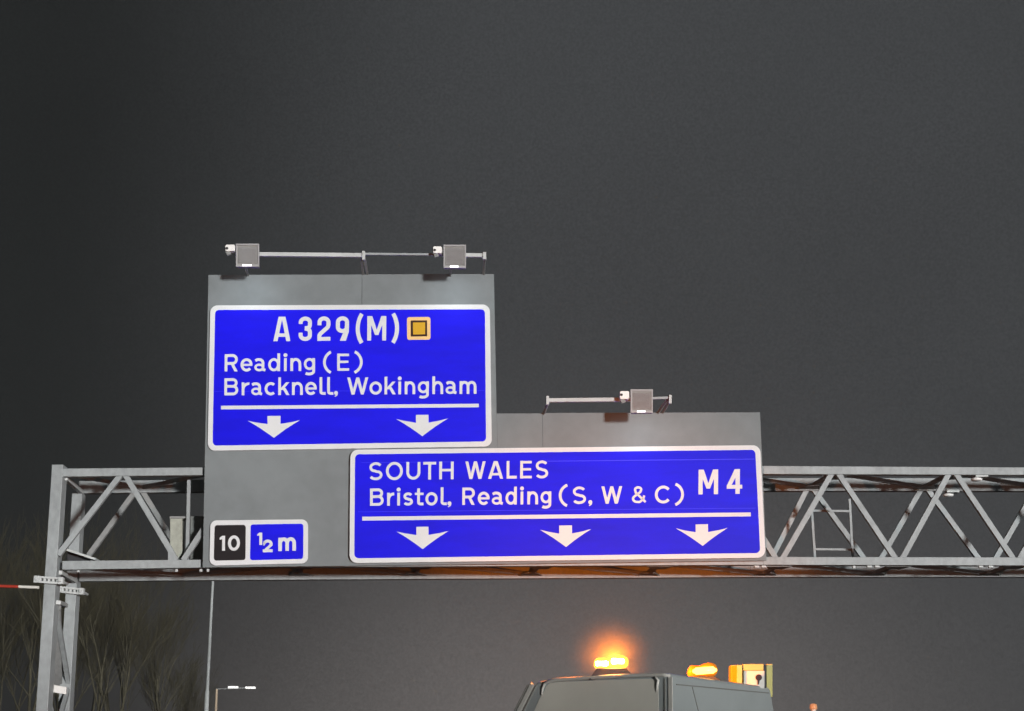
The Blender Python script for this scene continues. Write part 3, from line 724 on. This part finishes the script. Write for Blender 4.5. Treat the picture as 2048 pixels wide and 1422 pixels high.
# ------------------------------------------------------------------ maintenance van
YC = 22.0
K = P(1337, 1351, YC)                                    # near roof corner
zt = K.z
def onroof(px, py):
    d = ray(px, py); return CAM + d * ((zt - CAM.z) / d.z)
Rf, Lf_ = onroof(1541, 1378), onroof(1072, 1366.5)       # far right and left roof corners
u = (Lf_ - K); u.z = 0; vv = (Rf - K); vv.z = 0
un, vn = u.normalized(), vv.normalized()
nrear = Vector((un.y, -un.x, 0)); nrear = nrear if nrear.y < 0 else -nrear
nside = Vector((vn.y, -vn.x, 0)); nside = nside if nside.y < 0 else -nside
van = thing('van', K + (u + vv) / 2, 'grey works van with amber beacons and a yellow box on its roof', 'van')
van.location.z = 0
def rr(px, py): return PP(px, py, K, nrear)
def ss(px, py): return PP(px, py, K, nside)
# body shell: roof loop, shoulder loop (wider), ground loop
roofL = [K, Rf, Rf + u, Lf_]
ctr = (K + Rf + Rf + u + Lf_) / 4
zs = rr(1030, 1500).z
def widen(p, z, left, fwd):
    q = p.copy(); q.z = z; return q + un * left + vn * fwd
sh = [widen(K, zs, 0.0, 0.0), widen(Rf, zs, 0.0, 0.32), widen(Rf + u, zs, 0.62, 0.32), widen(Lf_, zs, 0.62, 0.0)]
mm = MB()
def loop_at(t):
    return [roofL[k].lerp(sh[k], t) for k in range(4)]
def shrink(l, d):
    c = sum(l, Vector()) / 4
    return [p + (c - p).normalized() * d for p in l]
loops = []
l0 = shrink(roofL, 0.10); l0 = [p + Vector((0, 0, 0.035)) for p in l0]
l1 = shrink(roofL, 0.035); l1 = [p + Vector((0, 0, 0.022)) for p in l1]
l2 = roofL
l3 = sh
l4 = [Vector((p.x, p.y, 0.45)) for p in sh]
loops = [l0, l1, l2, l3, l4]
i0 = len(mm.v)
for l in loops: mm.v += [tuple(p) for p in l]
mm.f.append((0, 1, 2, 3)); mm.f.append((19, 18, 17, 16))
for a_ in range(4):
    for k in range(4):
        mm.f.append((a_ * 4 + k, a_ * 4 + (k + 1) % 4, a_ * 4 + 4 + (k + 1) % 4, a_ * 4 + 4 + k))
body = mm.build('body', M['van'], van, bevel=0.045)
nr, ns = nrear * 0.004, nside * 0.004
# big rear pane with rounded top corners
pane = [(1078, 1400), (1089, 1382), (1093, 1372), (1100, 1366.5), (1112, 1364.5), (1200, 1360.5), (1300, 1357.5), (1310, 1358.5), (1315, 1364), (1317, 1376), (1319, 1500), (1036, 1500)]
mm = MB(); mm.prism([rr(x, y) + nr for x, y in pane], -nrear * 0.008); mm.build('rear_window', M['vanglass'], van)
rim = [(1084, 1390), (1086, 1377), (1090, 1367.5), (1098, 1362.5), (1112, 1360.2), (1150, 1357.6), (1200, 1354.6), (1262, 1351.4), (1300, 1350.2), (1326, 1350.2), (1340, 1351.4)]
mm = MB(); mm.tube([rr(*p) + nr * 1.2 for p in rim], [0.012, 0.016, 0.020] + [0.026] * 7 + [0.02], 12); mm.build('roof_rail', M['vantrim'], van, smooth=True)
mm = MB(); mm.tube([rr(1310, 1353) + nr * 2, rr(1317, 1361) + nr * 2, rr(1315, 1372) + nr * 2, rr(1313, 1384) + nr], [0.014, 0.02, 0.016, 0.006], 10); mm.build('rail_bracket', M['vantrim'], van, smooth=True)
mm = MB()
mm.beam(rr(1341, 1354) + nr, rr(1342, 1500) + nr, 0.07, 0.012, nrear); mm.build('corner_pillar', M['vantrim'], van, bevel=0.01)
mm = MB(); mm.beam(rr(1352 - 22, 1357) + nr * 1.2, rr(1331, 1500) + nr * 1.2, 0.018, 0.008, nrear); mm.build('window_seal', M['seal'], van)
# slanting corner bar at the left with its dark seals
mm = MB(); mm.beam(rr(1066, 1368) + nr, rr(1005, 1490) + nr, 0.085, 0.022, nrear); mm.build('corner_bar', M['vantrim'], van, bevel=0.015)
mm = MB(); mm.beam(rr(1074, 1370) + nr * 1.6, rr(1014, 1490) + nr * 1.6, 0.018, 0.03, nrear); mm.beam(rr(1057, 1370) + nr * 1.6, rr(996, 1490) + nr * 1.6, 0.018, 0.03, nrear); mm.build('window_seal', M['seal'], van)
# side: roof gutter and door seam
mm = MB(); mm.beam(ss(1352, 1369) + ns, ss(1536, 1386) + ns, 0.014, 0.02, nside); mm.build('gutter', M['seal'], van)
mm = MB(); mm.beam(ss(1384, 1374) + ns, ss(1398, 1430) + ns, 0.010, 0.01, nside); mm.build('door_seam', M['seal'], van)
for base, sgn in ((K, 0.5), (Rf, -0.6), (Lf_, 0.5), (Rf + u, -0.6)):
    c = base + vn * sgn; ax = -nside
    mm = MB(); q = Vector((c.x, c.y, 0.36)) + (un * 0.12 if base in (K, Rf) else un * 0.25)
    mm.tube([q - un * 0.12, q - un * 0.10, q + un * 0.10, q + un * 0.12], [0.30, 0.35, 0.35, 0.30], 24); wh = mm.build('wheel', M['rubber'], van)
    mm = MB(); mm.tube([q - un * 0.13, q - un * 0.11], [0.16, 0.2], 20); mm.build('hub', M['steel_dull'], wh)

BW = 2800.0
M['beacon_hot'] = mat('hot_amber_led', (0.8, 0.4, 0.05), 0.3, emit=(1.0, 0.72, 0.38), estr=40.0)
# beacons and the yellow box on the roof
def beacon(x0, x1, y0, y1, yb, depth, core, lens):
    def B(px, py): return P(px, py, depth)
    sc_ = depth / FPX
    c0, c1 = B(x0, (y0 + y1) / 2), B(x1, (y0 + y1) / 2); hh = (y1 - y0) / 2 * sc_
    mm = MB()
    n = 14; ring = []
    mm.prism([B(x0 + 5, y1 - 1), B(x1 - 5, y1 - 1), B(x1 + 16, yb), B(x0 - 12, yb)], (0, 0.22, 0))
    bs = mm.build('beacon', M['dark'], van, bevel=0.008)
    prof = ((0.0, 0.40, 0.0), (0.05, 0.78, -0.06), (0.14, 0.92, -0.10), (0.28, 0.86, -0.08), (0.40, 0.74, 0.0), (0.55, 0.88, 0.10), (0.70, 1.06, 0.16), (0.85, 1.0, 0.12), (0.95, 0.78, 0.06), (1.0, 0.40, 0.04))
    mm = MB(); mm.tube([c0.lerp(c1, t_) + Vector((0, 0.11, hh * o_)) for t_, r_, o_ in prof], [hh * r_ for t_, r_, o_ in prof], 20); mm.build('lens', lens, bs, smooth=True)
    return bs, c0, c1, hh
bs, c0, c1, hh = beacon(1189, 1257.5, 1312, 1337, 1360, 22.85, None, M['beacon_core'])
def beacon_lamp(p, watts, parent, name='beacon_bulb'):
    l = bpy.data.lights.new(name, 'POINT'); l.energy = watts; l.color = (1.0, 0.36, 0.04); l.shadow_soft_size = 0.03
    o = bpy.data.objects.new(name, l); C.objects.link(o); o.parent = parent
    o.location = p + Vector((0, 0.135, 0.03)) - van.location - parent.location
beacon_lamp(c0.lerp(c1, 0.6), BW, bs)
bl = bpy.data.lights.new('amber_spill_spot', 'SPOT'); bl.energy = 13000.0; bl.color = (1.0, 0.34, 0.03); bl.spot_size = R(34); bl.spot_blend = 1.0; bl.shadow_soft_size = 0.03
bo = bpy.data.objects.new('amber_spill_spot', bl); C.objects.link(bo); bo.parent = bs          # added spot, aimed to throw amber spill on the lower sign
bpos = c0.lerp(c1, 0.6) + Vector((0, 0.15, 0.03)); bo.location = bpos - van.location - bs.location
bo.rotation_euler = (P(1235, 1150, 39.4) - bpos).to_track_quat('-Z', 'Y').to_euler()
for f_ in (0.14, 0.30, 0.60, 0.78):
    p_ = c0.lerp(c1, f_) + Vector((0, 0.055, hh * (-0.15 if f_ < 0.5 else 0.2))); r_ = hh * (0.38 if f_ < 0.5 else 0.46)
    mm = MB(); mm.tube([p_ - Vector((0.045, 0, 0)), p_ - Vector((0.03, 0, 0)), p_ + Vector((0.03, 0, 0)), p_ + Vector((0.045, 0, 0))], [r_ * 0.6, r_, r_, r_ * 0.6], 14)
    mm.build('led_pod', M['beacon_hot'], bs, smooth=True)
bs2, d0, d1, h2 = beacon(1377, 1436, 1327, 1354, 1367, 23.6, None, M['beacon_lens'])
mm = MB(); e0, e1 = P(1385, 1342.5, 23.6), P(1433, 1340.0, 23.6)
mm.tube([e0 + Vector((0, 0.0, 0)), e0 + Vector((0.05, -0.015, 0)), e1 + Vector((-0.05, -0.015, 0)), e1], [0.015, 0.048, 0.048, 0.015], 14); mm.build('led_bar', M['beacon_core_dim'], bs2, smooth=True)
yb = thing('roof_box', P(1505, 1372, 24.7), 'x', 'x'); yb.parent = van; yb.location = P(1505, 1372, 24.7) - van.location
del yb['label']; del yb['category']
def yq(x0, y0, x1, y1, Y, dep, name, m_, bev=0.006):
    mm = MB(); mm.prism([P(x0, y0, Y), P(x1, y0, Y), P(x1, y1, Y), P(x0, y1, Y)], (0, dep, 0)); return mm.build(name, m_, yb, bevel=bev)
yq(1473.5, 1330, 1484.5, 1376, 24.5, 0.35, 'frame', M['yellow'])
yq(1486, 1328, 1527, 1341, 24.52, 0.33, 'frame', M['yellow'])
yq(1533, 1328, 1545, 1394, 24.86, 0.35, 'frame', M['yellow'])
yq(1462.5, 1330, 1472, 1374, 24.65, 0.30, 'end_cap', M['yellow'])
yq(1484.5, 1330, 1533, 1376, 24.62, 0.15, 'back_plate', M['dark'])
yq(1487.5, 1341.5, 1529, 1377, 24.56, 0.05, 'white_plate', M['polewhite'])
mm = MB(); mm.prism([P(1517.5 + 6.5 * math.cos(t_ * math.pi / 10), 1355 - 6.5 * math.sin(t_ * math.pi / 10), 24.55) for t_ in range(20)], (0, 0.008, 0)); 
mm.prism([P(1514.5, 1358, 24.548), P(1520, 1358, 24.548), P(1518, 1369, 24.548), P(1515.5, 1369, 24.548)], (0, 0.006, 0)); mm.build('lamp_hole', mat('dark_red_lens', (0.035, 0.008, 0.01), 0.3), yb)

# ------------------------------------------------------------------ bare winter trees on the verge
def tree(px, Y, height, seed, label, lean=0.0, spread=1.0, twigs=1.0):
    rnd = random.Random(seed); K_ = 1.9; Y *= K_; height *= K_
    base = P(px, 1422, Y); base.z = 0
    t = thing('bare_tree', base, label, 'tree', 'bare trees on the left verge')
    tr, br, tw = MB(), MB(), MB()
    def grow(p, d, ln, r, depth):
        n = 4; pts = [p]; rad = [r]; q = p.copy(); dd = d.copy()
        for k in range(n):
            dd = (dd + Vector((rnd.uniform(-1, 1), rnd.uniform(-1, 1), rnd.uniform(-0.2, 0.6))) * 0.10).normalized()
            q = q + dd * (ln / n); pts.append(q.copy()); rad.append(r * (1 - 0.45 * (k + 1) / n))
        (tr if depth == 0 else br if depth <= 2 else tw).tube(pts, rad, 7 if depth == 0 else 5 if depth <= 2 else 3, cap=False)
        if depth >= 5 or ln < 0.6: return
        nk = {0: 5, 1: 5, 2: 4, 3: 4, 4: 2}[depth]
        for k in range(nk):
            f = rnd.uniform(0.3, 1.0) if depth else rnd.uniform(0.55, 1.0)
            if k == 0: f = 1.0
            j = min(int(f * n), n - 1); s_ = pts[j].lerp(pts[j + 1], f * n - j) if f < 1 else pts[-1]
            side = Vector((rnd.gauss(0, 1), rnd.gauss(0, 1), rnd.uniform(-0.1, 0.4))).normalized()
            ang = rnd.uniform(0.18, 0.36) if k == 0 else rnd.uniform(0.35, 0.75) * spread
            nd = (dd + side * ang + Vector((0, 0, 0.16))).normalized()
            grow(s_, nd, ln * (rnd.uniform(0.34, 0.5) if depth == 0 else rnd.uniform(0.5, 0.72)), max(0.012, rad[min(j + 1, n)] * rnd.uniform(0.5, 0.75)), depth + 1)
    h0 = height * 0.52
    for s_ in range(2 if rnd.random() < 0.6 else 1):
        grow(base + Vector((0.5 * s_, 0, 0)), Vector((lean + (0.10 * (s_ * 2 - 1)), rnd.uniform(-0.05, 0.05), 1)).normalized(), h0, 0.21 if s_ == 0 else 0.16, 0)
    tr.build('trunk', M['bark'], t, fix=False, smooth=True)
    c = br.build('crown', M['bark'], t, fix=False)
    tw.build('twigs', M['twig'], c, fix=False)
tree(28, 72, 12.0, 3, 'bare tree at the left edge beyond the red and white boom', 0.05)
tree(58, 80, 12.2, 11, 'slim bare tree directly left of the gantry legs')
tree(-40, 76, 12, 5, 'bare tree reaching in from the far left end of the verge')
tree(118, 86, 12.5, 17, 'bare tree seen behind and between the gantry legs')
tree(190, 74, 11.6, 21, 'forked bare tree directly right of the gantry legs', 0.06, 1.0)
tree(236, 88, 11.5, 29, 'bare tree between the forked tree and the small slim tree by the lamp column')
tree(318, 80, 9.6, 34, 'small slim bare tree a little left of the tall slim lamp column', 0.03)
tree(160, 98, 15, 41, 'tall bare tree in the back row right of the gantry legs')
tree(20, 100, 15.5, 47, 'bare tree in the back row behind the red and white boom')
tree(372, 110, 9.5, 59, 'lowest bare tree, right beside the foot of the tall slim lamp column')

# ------------------------------------------------------------------ damp night air
hb = MB(); hb.box((0, 120, 10.5), (520, 366, 23.0))
haze = struct(hb.build('haze', None or bpy.data.materials.new('damp_air')), 'stuff')
hm = haze.data.materials[0]; hm.use_nodes = True
hn = hm.node_tree; hn.nodes.clear()
ho = hn.nodes.new('ShaderNodeOutputMaterial'); hv = hn.nodes.new('ShaderNodeVolumePrincipled')
hv.inputs['Color'].default_value = (0.97, 0.97, 0.97, 1)
hv.inputs['Density'].default_value = 0.0008
hv.inputs['Anisotropy'].default_value = 0.7
hn.links.new(hv.outputs[0], ho.inputs['Volume'])

# added scattering ball that makes the halo round the main beacon
mc = (c0 + c1) / 2 + Vector((0, 0.1, 0.05))
bm0 = bmesh.new(); bmesh.ops.create_icosphere(bm0, subdivisions=3, radius=1.0)
me0 = bpy.data.meshes.new('beacon_halo'); bm0.to_mesh(me0); bm0.free()
beacon_halo = bpy.data.objects.new('beacon_halo', me0); C.objects.link(beacon_halo); beacon_halo.location = mc; struct(beacon_halo, 'stuff')
mmt = bpy.data.materials.new('halo_scatter'); me0.materials.append(mmt); mmt.use_nodes = True
q = mmt.node_tree; q.nodes.clear()
qo = q.nodes.new('ShaderNodeOutputMaterial'); qv = q.nodes.new('ShaderNodeVolumePrincipled')
qt = q.nodes.new('ShaderNodeTexCoord'); ql = q.nodes.new('ShaderNodeVectorMath'); ql.operation = 'LENGTH'
q.links.new(qt.outputs['Object'], ql.inputs[0])
qm = q.nodes.new('ShaderNodeMapRange'); qm.interpolation_type = 'SMOOTHERSTEP'
qm.inputs['From Min'].default_value = 0.0; qm.inputs['From Max'].default_value = 0.7
qm.inputs['To Min'].default_value = 0.022; qm.inputs['To Max'].default_value = 0.0
q.links.new(ql.outputs['Value'], qm.inputs['Value']); q.links.new(qm.outputs[0], qv.inputs['Density'])
qv.inputs['Color'].default_value = (0.97, 0.97, 0.97, 1); qv.inputs['Anisotropy'].default_value = 0.2
q.links.new(qv.outputs[0], qo.inputs['Volume'])

for m_ in bpy.data.materials:
    m_.cycles.emission_sampling = 'NONE'      # small dim emitters: the lamps inside do the lighting
